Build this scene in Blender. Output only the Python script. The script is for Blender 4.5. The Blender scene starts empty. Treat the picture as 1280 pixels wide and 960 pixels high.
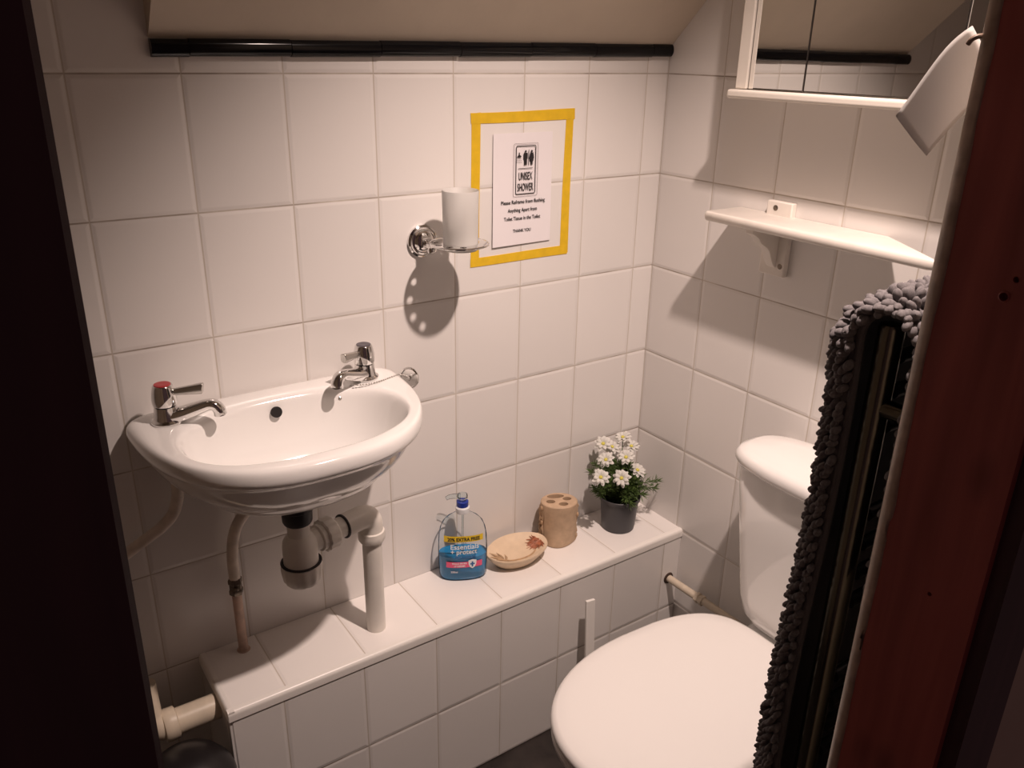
import bpy, bmesh, math, random
from mathutils import Vector, Matrix, Quaternion
import numpy as np
random.seed(7)
PI = math.pi
scene = bpy.context.scene
COL = scene.collection
XC = 1.1046          # right wall
YF = -0.95           # room face of the front (door) wall
TW, TH = 0.15, 0.1981

# ------------------------------------------------------------------ materials
def new_mat(name):
    m = bpy.data.materials.new(name); m.use_nodes = True
    nt = m.node_tree
    return m, nt, nt.nodes['Principled BSDF']

def mat(name, col, rough=0.5, metal=0.0, noise=0.0, nscale=40.0, bump=0.0, bscale=120.0, spec=None, coat=0.0, trans=0.0, ior=None, sss=0.0):
    m, nt, b = new_mat(name)
    N, L = nt.nodes, nt.links
    b.inputs['Base Color'].default_value = (*col, 1)
    b.inputs['Roughness'].default_value = rough
    b.inputs['Metallic'].default_value = metal
    if spec is not None: b.inputs['Specular IOR Level'].default_value = spec
    if coat: b.inputs['Coat Weight'].default_value = coat; b.inputs['Coat Roughness'].default_value = 0.06
    if trans: b.inputs['Transmission Weight'].default_value = trans
    if ior: b.inputs['IOR'].default_value = ior
    tc = N.new('ShaderNodeTexCoord')
    if noise:
        n = N.new('ShaderNodeTexNoise'); n.inputs['Scale'].default_value = nscale; n.inputs['Detail'].default_value = 4
        L.new(tc.outputs['Object'], n.inputs['Vector'])
        mp = N.new('ShaderNodeMapRange'); mp.inputs['From Min'].default_value = .3; mp.inputs['From Max'].default_value = .7
        mp.inputs['To Min'].default_value = 1 - noise; mp.inputs['To Max'].default_value = 1 + noise*.4
        L.new(n.outputs['Fac'], mp.inputs['Value'])
        mx = N.new('ShaderNodeMix'); mx.data_type = 'RGBA'; mx.blend_type = 'MULTIPLY'; mx.inputs['Factor'].default_value = 1
        mx.inputs['A'].default_value = (*col, 1)
        L.new(mp.outputs['Result'], mx.inputs['B'])
        L.new(mx.outputs['Result'], b.inputs['Base Color'])
    if bump:
        n2 = N.new('ShaderNodeTexNoise'); n2.inputs['Scale'].default_value = bscale; n2.inputs['Detail'].default_value = 3
        L.new(tc.outputs['Object'], n2.inputs['Vector'])
        bp = N.new('ShaderNodeBump'); bp.inputs['Strength'].default_value = bump; bp.inputs['Distance'].default_value = 0.002
        L.new(n2.outputs['Fac'], bp.inputs['Height']); L.new(bp.outputs['Normal'], b.inputs['Normal'])
    return m

def tile_mat(name, ua, va, u0, v0, tw=TW, th=TH, dirt=0.5, col=(.80, .77, .745)):
    """glazed off-white wall tiles with cushion edges and grubby grout, laid on object axes ua / va"""
    m, nt, b = new_mat(name)
    N, L = nt.nodes, nt.links
    def math_(op, a, bb=None, c=None):
        n = N.new('ShaderNodeMath'); n.operation = op
        for i, x in enumerate((a, bb, c)):
            if x is None: continue
            if isinstance(x, (int, float)): n.inputs[i].default_value = x
            else: L.new(x, n.inputs[i])
        return n.outputs[0]
    tc = N.new('ShaderNodeTexCoord'); sp = N.new('ShaderNodeSeparateXYZ'); L.new(tc.outputs['Object'], sp.inputs[0])
    U = math_('DIVIDE', math_('SUBTRACT', sp.outputs[ua], u0), tw)
    V = math_('DIVIDE', math_('SUBTRACT', sp.outputs[va], v0), th)
    def edge(x, t):
        f = math_('FRACT', x); return math_('MULTIPLY', math_('MINIMUM', f, math_('SUBTRACT', 1.0, f)), t)
    du, dv = edge(U, tw), edge(V, th)
    d = math_('MINIMUM', du, dv)
    def sstep(x, a, bb):
        r = N.new('ShaderNodeMapRange'); r.interpolation_type = 'SMOOTHSTEP'
        r.inputs['From Min'].default_value = a; r.inputs['From Max'].default_value = bb
        L.new(x, r.inputs['Value']); return r.outputs['Result']
    mask = sstep(d, .0007, .0017)             # 0 in the grout, 1 on the tile
    # per tile tint
    cmb = N.new('ShaderNodeCombineXYZ'); L.new(math_('FLOOR', U), cmb.inputs[0]); L.new(math_('FLOOR', V), cmb.inputs[1])
    wn = N.new('ShaderNodeTexWhiteNoise'); L.new(cmb.outputs[0], wn.inputs['Vector'])
    tint = N.new('ShaderNodeMapRange'); tint.inputs['To Min'].default_value = .955; tint.inputs['To Max'].default_value = 1.03
    L.new(wn.outputs['Value'], tint.inputs['Value'])
    nz = N.new('ShaderNodeTexNoise'); nz.inputs['Scale'].default_value = 9; nz.inputs['Detail'].default_value = 5
    L.new(tc.outputs['Object'], nz.inputs['Vector'])
    tcol = N.new('ShaderNodeMix'); tcol.data_type = 'RGBA'; tcol.blend_type = 'MULTIPLY'; tcol.inputs['Factor'].default_value = 1
    tcol.inputs['A'].default_value = (*col, 1); L.new(tint.outputs['Result'], tcol.inputs['B'])
    # grout: pale, with dirt in patches, horizontal joints grubbier
    dm = N.new('ShaderNodeMapRange'); dm.inputs['From Min'].default_value = .38; dm.inputs['From Max'].default_value = .62
    L.new(nz.outputs['Fac'], dm.inputs['Value'])
    horiz = N.new('ShaderNodeMapRange'); horiz.inputs['To Min'].default_value = .25; horiz.inputs['To Max'].default_value = 1.0
    L.new(math_('LESS_THAN', dv, du), horiz.inputs['Value'])
    gr = N.new('ShaderNodeMix'); gr.data_type = 'RGBA'
    gr.inputs['A'].default_value = (.62, .565, .50, 1); gr.inputs['B'].default_value = (.20, .15, .115, 1)
    L.new(math_('MULTIPLY', math_('MULTIPLY', dm.outputs['Result'], dirt*1.35), horiz.outputs['Result']), gr.inputs['Factor'])
    mx = N.new('ShaderNodeMix'); mx.data_type = 'RGBA'
    L.new(mask, mx.inputs['Factor']); L.new(gr.outputs['Result'], mx.inputs['A']); L.new(tcol.outputs['Result'], mx.inputs['B'])
    L.new(mx.outputs['Result'], b.inputs['Base Color'])
    rr = N.new('ShaderNodeMapRange'); rr.inputs['To Min'].default_value = .8; rr.inputs['To Max'].default_value = .27
    L.new(mask, rr.inputs['Value']); L.new(rr.outputs['Result'], b.inputs['Roughness'])
    n2 = N.new('ShaderNodeTexNoise'); n2.inputs['Scale'].default_value = 22; n2.inputs['Detail'].default_value = 2
    L.new(tc.outputs['Object'], n2.inputs['Vector'])
    h = math_('ADD', math_('MULTIPLY', sstep(d, .0, .0075), .75), math_('MULTIPLY', n2.outputs['Fac'], .22))
    bp = N.new('ShaderNodeBump'); bp.inputs['Strength'].default_value = .55; bp.inputs['Distance'].default_value = .0022
    L.new(h, bp.inputs['Height']); L.new(bp.outputs['Normal'], b.inputs['Normal'])
    return m

def glass_mat(name, tint=(1, 1, 1), spec=.35, rough=.05):
    """thin clear plastic: transparent with a gloss that grows towards grazing angles"""
    m = bpy.data.materials.new(name); m.use_nodes = True
    nt = m.node_tree; N, L = nt.nodes, nt.links
    N.remove(N['Principled BSDF']); out = N['Material Output']
    tr = N.new('ShaderNodeBsdfTransparent'); tr.inputs['Color'].default_value = (*tint, 1)
    gl = N.new('ShaderNodeBsdfGlossy'); gl.inputs['Roughness'].default_value = rough
    lw = N.new('ShaderNodeLayerWeight'); lw.inputs['Blend'].default_value = spec
    mx = N.new('ShaderNodeMixShader')
    L.new(lw.outputs['Fresnel'], mx.inputs['Fac']); L.new(tr.outputs[0], mx.inputs[1]); L.new(gl.outputs[0], mx.inputs[2])
    L.new(mx.outputs[0], out.inputs['Surface'])
    return m

def paper_mat(name, col, trans=.45, tcol=None):
    m = bpy.data.materials.new(name); m.use_nodes = True
    nt = m.node_tree; N, L = nt.nodes, nt.links
    N.remove(N['Principled BSDF']); out = N['Material Output']
    d = N.new('ShaderNodeBsdfDiffuse'); d.inputs['Color'].default_value = (*col, 1)
    t = N.new('ShaderNodeBsdfTranslucent'); t.inputs['Color'].default_value = (*(tcol or col), 1)
    tc = N.new('ShaderNodeTexCoord'); n = N.new('ShaderNodeTexNoise'); n.inputs['Scale'].default_value = 60
    L.new(tc.outputs['Object'], n.inputs['Vector'])
    bp = N.new('ShaderNodeBump'); bp.inputs['Strength'].default_value = .25; bp.inputs['Distance'].default_value = .001
    L.new(n.outputs['Fac'], bp.inputs['Height']); L.new(bp.outputs['Normal'], d.inputs['Normal'])
    mx = N.new('ShaderNodeMixShader'); mx.inputs['Fac'].default_value = trans
    L.new(d.outputs[0], mx.inputs[1]); L.new(t.outputs[0], mx.inputs[2]); L.new(mx.outputs[0], out.inputs['Surface'])
    return m

def wood_mat(name, col, dark, rough=.45):
    m, nt, b = new_mat(name); N, L = nt.nodes, nt.links
    tc = N.new('ShaderNodeTexCoord'); mp = N.new('ShaderNodeMapping'); mp.inputs['Scale'].default_value = (26, 26, 2.2)
    L.new(tc.outputs['Object'], mp.inputs['Vector'])
    n = N.new('ShaderNodeTexNoise'); n.inputs['Scale'].default_value = 1.5; n.inputs['Detail'].default_value = 6; n.inputs['Distortion'].default_value = .6
    L.new(mp.outputs[0], n.inputs['Vector'])
    # knots
    mp2 = N.new('ShaderNodeMapping'); mp2.inputs['Scale'].default_value = (1, 15, 7)
    L.new(tc.outputs['Object'], mp2.inputs['Vector'])
    v = N.new('ShaderNodeTexVoronoi'); v.inputs['Scale'].default_value = 1.0; L.new(mp2.outputs[0], v.inputs['Vector'])
    kr = N.new('ShaderNodeMapRange'); kr.inputs['From Min'].default_value = .03; kr.inputs['From Max'].default_value = .22
    kr.inputs['To Min'].default_value = .55; kr.inputs['To Max'].default_value = 1.0; L.new(v.outputs['Distance'], kr.inputs['Value'])
    r = N.new('ShaderNodeMapRange'); r.inputs['From Min'].default_value = .3; r.inputs['From Max'].default_value = .72; L.new(n.outputs['Fac'], r.inputs['Value'])
    mx = N.new('ShaderNodeMix'); mx.data_type = 'RGBA'; mx.inputs['A'].default_value = (*dark, 1); mx.inputs['B'].default_value = (*col, 1)
    L.new(r.outputs['Result'], mx.inputs['Factor'])
    m2 = N.new('ShaderNodeMix'); m2.data_type = 'RGBA'; m2.blend_type = 'MULTIPLY'; m2.inputs['Factor'].default_value = 1
    L.new(mx.outputs['Result'], m2.inputs['A']); L.new(kr.outputs['Result'], m2.inputs['B'])
    L.new(m2.outputs['Result'], b.inputs['Base Color']); b.inputs['Roughness'].default_value = rough
    bp = N.new('ShaderNodeBump'); bp.inputs['Strength'].default_value = .25; bp.inputs['Distance'].default_value = .0015
    L.new(n.outputs['Fac'], bp.inputs['Height']); L.new(bp.outputs['Normal'], b.inputs['Normal'])
    return m

M = {}
M['tile_back'] = tile_mat('glazed_tile_back', 0, 2, 0.0, 0.0033 - TH*5)
M['tile_right'] = tile_mat('glazed_tile_right', 1, 2, -0.1537 - TW*8, 0.0033 - TH*5)
M['tile_front'] = tile_mat('glazed_tile_ledge_front', 0, 2, 0.0, 0.1985 - TH*3, dirt=.9)
M['tile_top'] = tile_mat('glazed_tile_ledge_top', 0, 1, 0.008, -0.172 - .5, th=.5, dirt=.25, col=(.88, .845, .815))  # paler than the wall tiles: extra light on the top put into the colour
M['paint'] = mat('beige_paint', (.64, .55, .45), .7, noise=.06, nscale=8, bump=.15, bscale=60)
M['black_tile'] = mat('black_glazed_tile', (.004, .004, .005), .12, spec=.3, bump=.05, bscale=20)
M['floor'] = mat('dark_vinyl', (.035, .027, .024), .4, noise=.6, nscale=18, bump=.1)
M['trim_white'] = mat('white_plastic_trim', (.86, .83, .79), .3)
M['china'] = mat('white_glazed_china', (.88, .865, .845), .09, coat=.6)
M['china_lid'] = mat('white_plastic_seat', (.84, .815, .79), .22, bump=.02, bscale=300)
M['chrome'] = mat('polished_chrome', (.78, .77, .76), .09, 1.0)
M['chrome_worn'] = mat('brushed_chrome', (.62, .6, .57), .24, 1.0)
M['red'] = mat('red_tap_cap', (.42, .035, .04), .3)
M['dark_cap'] = mat('dark_tap_cap', (.07, .06, .075), .3)
M['black'] = mat('black_rubber', (.018, .016, .02), .4)
M['hole'] = mat('dark_hole', (.010, .008, .008), .8)
M['pvc'] = mat('white_pvc', (.80, .76, .70), .35, noise=.06, nscale=30)
M['pvc_old'] = mat('yellowed_plastic', (.66, .57, .45), .38, noise=.12, nscale=40)
M['pipe_paint'] = mat('painted_pipe', (.74, .65, .56), .4, noise=.2, nscale=50)
M['pipe_copper'] = mat('grubby_pink_pipe', (.62, .44, .35), .42, noise=.3, nscale=45)
M['brass_dark'] = mat('tarnished_brass', (.20, .165, .13), .35, .8, noise=.4, nscale=160)
M['frost'] = mat('frosted_glass', (.86, .85, .83), .45, trans=.55, ior=1.3)
M['paper'] = mat('white_paper', (.82, .78, .80), .7)
M['ink'] = mat('black_ink', (.014, .011, .013), .6)
M['ink_thin'] = mat('grey_ink', (.16, .14, .14), .6)
M['tape'] = mat('yellow_tape', (.78, .50, .018), .38, noise=.1, nscale=60)
M['clear'] = glass_mat('clear_plastic', (.965, .98, .985), .06, .12)
M['pump_clear'] = glass_mat('clear_pump_plastic', (.90, .94, .95), .18, .15)
M['blue_liquid'] = mat('blue_soap', (.012, .20, .44), .12, coat=.4)
M['blue'] = mat('blue_plastic', (.012, .035, .30), .3)
M['label_yellow'] = mat('yellow_label', (.80, .56, .03), .4)
M['label_pink'] = mat('pink_label', (.80, .10, .22), .4)
M['label_white'] = mat('white_lettering', (.86, .88, .90), .4)
M['label_blue'] = mat('blue_lettering', (.02, .12, .32), .4)
M['stone'] = mat('tan_stone', (.54, .385, .255), .6, noise=.15, nscale=60, bump=.3, bscale=150)
M['dish'] = mat('cream_stone', (.74, .58, .41), .5, noise=.08, nscale=50, bump=.12, bscale=150)
M['relief'] = mat('brown_stained_relief', (.50, .33, .19), .55, noise=.35, nscale=90)
M['shell'] = mat('red_brown_shell', (.42, .14, .065), .5, noise=.5, nscale=110)
M['stone_hole'] = mat('dark_brown_hole', (.055, .03, .02), .8)
M['pot'] = mat('grey_plastic_pot', (.055, .053, .058), .42, bump=.1, bscale=40)
M['soil'] = mat('black_soil', (.008, .007, .006), .9, bump=1, bscale=200)
M['leaf'] = mat('green_needle_leaf', (.10, .165, .042), .5, noise=.5, nscale=60)
M['petal'] = paper_mat('white_petal', (.88, .87, .83), .35)
M['pollen'] = mat('yellow_flower_centre', (.62, .56, .10), .7)
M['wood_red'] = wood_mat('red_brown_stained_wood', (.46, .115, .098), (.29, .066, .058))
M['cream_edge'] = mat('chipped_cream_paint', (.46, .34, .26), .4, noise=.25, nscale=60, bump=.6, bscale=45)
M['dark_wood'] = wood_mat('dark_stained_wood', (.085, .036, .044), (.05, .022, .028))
M['hall'] = mat('hall_paint', (.05, .035, .04), .8)
M['mirror'] = mat('mirror_glass', (.80, .80, .78), .015, 1.0)
M['cab_white'] = mat('cream_white_laminate', (.80, .75, .68), .35)
M['cab_gap_shade'] = mat('door_gap_shade', (.05, .04, .035), .6)  # dark door bodies: shade of the gaps between doors put into the colour
M['shelf_white'] = mat('off_white_painted_wood', (.82, .77, .71), .4, noise=.05, nscale=30)
M['mat_grey'] = mat('charcoal_chenille', (.165, .15, .155), .85, noise=.35, nscale=300)
M['mat_base'] = mat('charcoal_backing', (.10, .09, .095), .8, bump=.5, bscale=400)
M['rail'] = mat('black_chrome_rail', (.17, .16, .13), .22, 1.0)
M['rail_bar'] = mat('dark_metal_bar', (.05, .05, .055), .3, .6)
M['tissue'] = paper_mat('white_tissue', (.88, .86, .84), .62)
M['bin'] = mat('dark_plastic', (.010, .008, .009), .35)

# ------------------------------------------------------------------ mesh helpers
class MB:
    def __init__(s): s.v = []; s.f = []
    def add(s, verts, faces, T=None):
        o = len(s.v)
        for p in verts:
            p = Vector(p); s.v.append(tuple(T @ p) if T else tuple(p))
        s.f += [tuple(i + o for i in f) for f in faces]
    def box(s, x0, x1, y0, y1, z0, z1, T=None):
        v = [(x, y, z) for x in (x0, x1) for y in (y0, y1) for z in (z0, z1)]
        s.add(v, [(0, 1, 3, 2), (4, 6, 7, 5), (0, 4, 5, 1), (2, 3, 7, 6), (0, 2, 6, 4), (1, 5, 7, 3)], T)
    def loft(s, rings, cap0=True, cap1=True, closed=True, T=None):
        n = len(rings[0]); v = [p for r in rings for p in r]; f = []
        for i in range(len(rings) - 1):
            for j in range(n if closed else n - 1):
                k = (j + 1) % n
                f.append((i*n + j, i*n + k, (i + 1)*n + k, (i + 1)*n + j))
        if cap0: f.append(tuple(range(n - 1, -1, -1)))
        if cap1: f.append(tuple((len(rings) - 1)*n + j for j in range(n)))
        s.add(v, f, T)
    def lathe(s, prof, c=(0, 0, 0), axis=(0, 0, 1), n=32, sx=1, sy=1, T=None, cap0=True, cap1=True):
        q = Vector((0, 0, 1)).rotation_difference(Vector(axis).normalized()).to_matrix()
        c = Vector(c); rings = []
        for r, z in prof:
            rings.append([tuple(c + q @ Vector((max(r, 1e-5)*sx*math.cos(2*PI*k/n), max(r, 1e-5)*sy*math.sin(2*PI*k/n), z))) for k in range(n)])
        s.loft(rings, cap0, cap1, True, T)
    def tube(s, pts, r, n=14, cap=True, flat=1.0, T=None):
        pts = [Vector(p) for p in pts]; m = len(pts)
        rs = r if isinstance(r, (list, tuple)) else [r]*m
        up = None; rings = []
        for i in range(m):
            t = (pts[min(i + 1, m - 1)] - pts[max(i - 1, 0)]).normalized()
            if up is None:
                a = Vector((0, 0, 1)) if abs(t.z) < .9 else Vector((1, 0, 0))
                up = (a - t*a.dot(t)).normalized()
            else: up = (up - t*up.dot(t)).normalized()
            w = t.cross(up)
            rings.append([tuple(pts[i] + rs[i]*(math.cos(2*PI*k/n)*w + flat*math.sin(2*PI*k/n)*up)) for k in range(n)])
        s.loft(rings, cap, cap, True, T)
    def prism(s, poly, axis, a0, a1, T=None):
        def P(p, a): return {'x': (a, p[0], p[1]), 'y': (p[0], a, p[1]), 'z': (p[0], p[1], a)}[axis]
        s.loft([[P(p, a0) for p in poly], [P(p, a1) for p in poly]], T=T)
    def sphere(s, c, r, n=12, m=8, scale=(1, 1, 1), T=None):
        prof = [(r*math.sin(PI*i/m), -r*math.cos(PI*i/m)) for i in range(m + 1)]
        rings = [[(c[0] + scale[0]*max(a, 1e-5)*math.cos(2*PI*k/n), c[1] + scale[1]*max(a, 1e-5)*math.sin(2*PI*k/n), c[2] + scale[2]*z) for k in range(n)] for a, z in prof]
        s.loft(rings, T=T)
    def build(s, name, m, parent=None, smooth=True, ang=35, bevel=0, seg=2, subd=0, loc=None):
        me = bpy.data.meshes.new(name); me.from_pydata(s.v, [], s.f); me.validate()
        bm = bmesh.new(); bm.from_mesh(me); bmesh.ops.recalc_face_normals(bm, faces=bm.faces); bm.to_mesh(me); bm.free()
        me.materials.append(m)
        return link(name, me, parent, smooth, ang, bevel, seg, subd)

def link(name, me, parent=None, smooth=True, ang=35, bevel=0, seg=2, subd=0):
    o = bpy.data.objects.new(name, me); COL.objects.link(o)
    if smooth:
        me.polygons.foreach_set('use_smooth', [True]*len(me.polygons))
        me.set_sharp_from_angle(angle=math.radians(ang))
    if bevel:
        b = o.modifiers.new('bevel', 'BEVEL'); b.width = bevel; b.segments = seg; b.limit_method = 'ANGLE'; b.angle_limit = math.radians(40)
        b.harden_normals = False
    if subd:
        sd = o.modifiers.new('subd', 'SUBSURF'); sd.levels = subd; sd.render_levels = subd
    return o

def thing(name, label, cat, loc=(0, 0, 0), group=None):
    o = bpy.data.objects.new(name, None); COL.objects.link(o)
    o.empty_display_size = .02; o.location = loc; o['label'] = label; o['category'] = cat
    if group: o['group'] = group
    return o
def tag(o, label, cat, group=None):
    o['label'] = label; o['category'] = cat
    if group: o['group'] = group
    return o
def struct(o): o['kind'] = 'structure'; return o

def sub(parent, name, mb, m, **k):          # part built in world coordinates
    o = mb.build(name, m, None, **k)
    o.parent = parent
    if parent.type == 'EMPTY': o.matrix_parent_inverse = Matrix.Translation(-parent.location)
    return o

def carve(o, cutters):
    """cut holes with boolean, baked into the mesh"""
    for c in cutters:
        co = c.build('cut', M['hole'], smooth=False)
        md = o.modifiers.new('b', 'BOOLEAN'); md.operation = 'DIFFERENCE'; md.solver = 'EXACT'; md.object = co
        dg = bpy.context.evaluated_depsgraph_get(); dg.update()
        me = bpy.data.meshes.new_from_object(o.evaluated_get(dg))
        o.modifiers.clear(); old = o.data; o.data = me
        bpy.data.objects.remove(co)
    o.data.polygons.foreach_set('use_smooth', [True]*len(o.data.polygons)); o.data.set_sharp_from_angle(angle=math.radians(35))

def text_mesh(txt, size, width=None, bold=0.0, depth=.0004, align='CENTER', shear=0.0):
    """returns verts (x right, y up) / faces of a line of lettering, centred at x = 0 on the baseline"""
    c = bpy.data.curves.new('t', 'FONT'); c.body = txt; c.size = size; c.align_x = align; c.offset = bold; c.extrude = depth; c.shear = shear
    c.resolution_u = 3
    o = bpy.data.objects.new('t', c); COL.objects.link(o)
    dg = bpy.context.evaluated_depsgraph_get(); dg.update()
    me = bpy.data.meshes.new_from_object(o.evaluated_get(dg))
    v = [tuple(p.co) for p in me.vertices]; f = [tuple(p.vertices) for p in me.polygons]
    bpy.data.objects.remove(o); bpy.data.curves.remove(c); bpy.data.meshes.remove(me)
    if width and v:
        x0 = min(p[0] for p in v); x1 = max(p[0] for p in v); k = width/(x1 - x0); mid = (x0 + x1)/2
        v = [((p[0] - mid)*k, p[1], p[2]) for p in v]
    return v, f

def smooth_path(pts, n=8):
    P = [Vector(p) for p in pts]; out = []
    for i in range(len(P) - 1):
        a, b, c, d = P[max(i - 1, 0)], P[i], P[i + 1], P[min(i + 2, len(P) - 1)]
        for k in range(n):
            t = k/n
            out.append(.5*((2*b) + (c - a)*t + (2*a - 5*b + 4*c - d)*t*t + (3*b - a - 3*c + d)*t**3))
    out.append(P[-1]); return out

def sell(t, a, b, n):
    c, s_ = math.cos(t), math.sin(t)
    return (a*math.copysign(abs(c)**(2/n), c), b*math.copysign(abs(s_)**(2/n), s_))

# ------------------------------------------------------------------ room shell
def boxo(name, x0, x1, y0, y1, z0, z1, m, **k):
    b = MB(); b.box(x0, x1, y0, y1, z0, z1); return b.build(name, m, **k)
ZC = 2.32
XL = -0.62
struct(boxo('wall_back', XL, XC, 0, .1, 0, ZC, M['tile_back']))
struct(boxo('wall_right', XC, XC + .1, -1.05, .1, 0, ZC, M['tile_right']))
struct(boxo('wall_left', XL - .1, XL, -1.05, .1, 0, ZC, M['paint']))
b = MB(); b.box(XL, -.174, -1.05, YF, 0, ZC); b.box(.515, XC, -1.05, YF, 0, ZC); b.box(-.174, .515, -1.05, YF, 2.03, ZC)
struct(b.build('wall_front', M['paint']))
b = MB(); b.box(XL - .1, XC + .1, -1.75, .1, -.06, 0); struct(b.build('floor', M['floor']))
struct(boxo('ceiling', XL, XC, YF, 0, ZC, ZC + .1, M['paint']))
# sloping soffit over the basin
XS = .112
b = MB(); b.prism([(0, 1.436), (0, ZC), ((1.436 - ZC)/.97, ZC)], 'x', XS, XC)
struct(b.build('ceiling_slope', M['paint'], smooth=False))

# black half round tile band under the soffit (slightly out of level, as laid)
b = MB()
joints = [XS, .163, .312, .4605, .609, .757, .905, 1.052, XC]
def band_z(x): return 1.4115 + (x - XS)/(XC - XS)*.0095
for i in range(len(joints) - 1):
    x0, x1 = joints[i] + (.0006 if i else 0), joints[i + 1] - .0006
    rings = []
    for x in (x0, x1):
        z = band_z(x) + (.0008 if i % 2 else 0)
        rings.append([(x, -.0005, z)] + [(x, -.006 - .0085*math.sin(PI*k/10), z + .012 - .012*math.cos(PI*k/10)) for k in range(11)] + [(x, -.0005, z + .024)])
    b.loft(rings)
struct(b.build('trim_1', M['black_tile'], ang=50))

# tiled pipe ledge along the back wall
LT, LY, LX = .405, -.1725, .057
b = MB(); b.box(LX + .004, XC, LY, 0, 0, LT - .018)
led = b.build('wall_ledge', M['tile_front'], bevel=.003); struct(led)
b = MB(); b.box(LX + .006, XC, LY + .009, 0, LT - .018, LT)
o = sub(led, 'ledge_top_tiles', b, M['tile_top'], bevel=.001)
b = MB()
for (p0, p1, out) in [((LX, LY), (XC, LY), (0, -1))]:
    prof = [(LY + .010, LT - .0185)] + [(LY + .004 - .006*math.sin(t), LT - .008 + .0085*math.cos(t)) for t in [PI/2*k/6 for k in range(7)]] + [(LY - .002, LT - .0185)]
    prof = [(LY + .010, LT + .0006)] + prof[1:] + [(LY + .010, LT - .0185)]
    b.loft([[(x, y, z) for y, z in prof] for x in (LX - .001, XC)])
prof = [(LX + .010, LT + .0006)] + [(LX + .004 - .006*math.sin(t), LT - .008 + .0085*math.cos(t)) for t in [PI/2*k/6 for k in range(7)]] + [(LX - .002, LT - .0185), (LX + .010, LT - .0185)]
b.loft([[(x, y, z) for x, z in prof] for y in (LY - .001, 0)])
sub(led, 'ledge_edge_trim', b, M['trim_white'], ang=50)
b = MB(); b.box(LX, LX + .0045, LY + .002, 0, 0, LT - .018)
sub(led, 'ledge_end_panel', b, M['tile_right'])

# door frame: stained lining on the right with a paint-edged room side, dark wood on the left
dr = boxo('door_1', .49, .515, -1.052, -.9625, 0, 2.03, M['wood_red']); struct(dr)
cut = [];
for (y, z, r) in [(-1.0125, 1.261, .0032), (-1.018, 1.2755, .0024), (-1.012, .985, .002)]:
    c = MB(); c.lathe([(r, -.006), (r, .006)], (.49, y, z), (1, 0, 0), 16); cut.append(c)
carve(dr, cut)
b = MB()
for (y, z, r) in [(-1.0125, 1.261, .0042)]:
    b.lathe([(r, 0), (r*1.05, -.0008), (r*.8, -.0016), (r*.75, .003)], (.4901, y, z), (1, 0, 0), 18, cap0=False, cap1=False)
sub(dr, 'screw_hole_rim', b, M['wood_red'])
# rounded, chipped cream edge
b = MB(); nz = 160; rings = []
rnd = random.Random(3); wob = [rnd.gauss(0, 1) for _ in range(nz + 1)]
wob = [(wob[max(i - 2, 0)] + wob[max(i - 1, 0)] + wob[i] + wob[min(i + 1, nz)])/4 for i in range(nz + 1)]
for i in range(nz + 1):
    z = 2.03*i/nz; e = -.9635 + .0012*wob[i] - (.004 if rnd.random() < .03 else 0)*-1
    x = .4893; rd = .013
    ring = [(.515, -.9475, z)]
    for k in range(9):
        a = PI/2*k/8; ring.append((x + rd - rd*math.sin(a), -.9475 - rd + rd*math.cos(a), z))
    ring += [(x, e + .0008, z), (x + .0009, e, z), (.515, e, z)]
    rings.append(ring)
b.loft(rings); sub(dr, 'painted_edge', b, M['cream_edge'], ang=60)
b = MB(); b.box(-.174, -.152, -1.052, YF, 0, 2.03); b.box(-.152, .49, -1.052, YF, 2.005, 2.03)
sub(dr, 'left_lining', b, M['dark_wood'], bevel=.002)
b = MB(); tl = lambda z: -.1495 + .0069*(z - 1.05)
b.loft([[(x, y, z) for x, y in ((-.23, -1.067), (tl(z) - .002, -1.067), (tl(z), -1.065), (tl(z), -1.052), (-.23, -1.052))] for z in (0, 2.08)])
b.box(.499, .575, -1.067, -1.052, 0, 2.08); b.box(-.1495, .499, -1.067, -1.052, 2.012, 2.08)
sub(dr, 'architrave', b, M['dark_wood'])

# ------------------------------------------------------------------ wash basin
CX = .224
basin = thing('wash_basin', 'white china cloakroom basin on the tiled wall, D-shaped with taps in both back corners', 'basin', (CX, 0, .72))
OA, OB, ON = .229, .300, 2.6
def r_out(t):
    dx, dy = math.cos(t), math.sin(t); c = (CX, -.14); lo, hi = 0, .5
    for _ in range(40):
        m_ = (lo + hi)/2; x, y = c[0] + dx*m_, c[1] + dy*m_
        ok = y <= -.0015 and (abs(x - CX)/OA)**ON + (max(-y, 0)/OB)**ON <= 1
        if y > -.03:   # softened back corners
            ok = ok and ((abs(x - CX) - OA + .03)/.03 <= 0 or ((abs(x - CX) - OA + .03)/.03)**2 + ((y + .0315)/.03)**2 <= 1)
        lo, hi = (m_, hi) if ok else (lo, m_)
    return Vector((c[0] + dx*lo, c[1] + dy*lo, 0))
def r_in(t):
    x, y = sell(t, .172, .104, 2.35)
    return Vector((CX + x, -.160 + y, 0))
NB = 128
ts = [2*PI*k/NB for k in range(NB)]
def ang_of(t):                     # outer point matched in direction to the inner one
    return t
OUT = [r_out(t) for t in ts]; INN = []
for k, t in enumerate(ts):
    # inner point on the same ray from (CX,-.14)
    dx, dy = math.cos(t), math.sin(t); lo, hi = 0, .4
    for _ in range(40):
        m_ = (lo + hi)/2; x, y = CX + dx*m_ - CX, -.14 + dy*m_ + .158
        lo, hi = (m_, hi) if (abs(x)/.174)**2.4 + (abs(y)/.102)**2.4 <= 1 else (lo, m_)
    INN.append(Vector((CX + dx*lo, -.14 + dy*lo, 0)))
def top(y): return .894 + .03*y
DR = Vector((CX, -.15, 0))
rings = []
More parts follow.
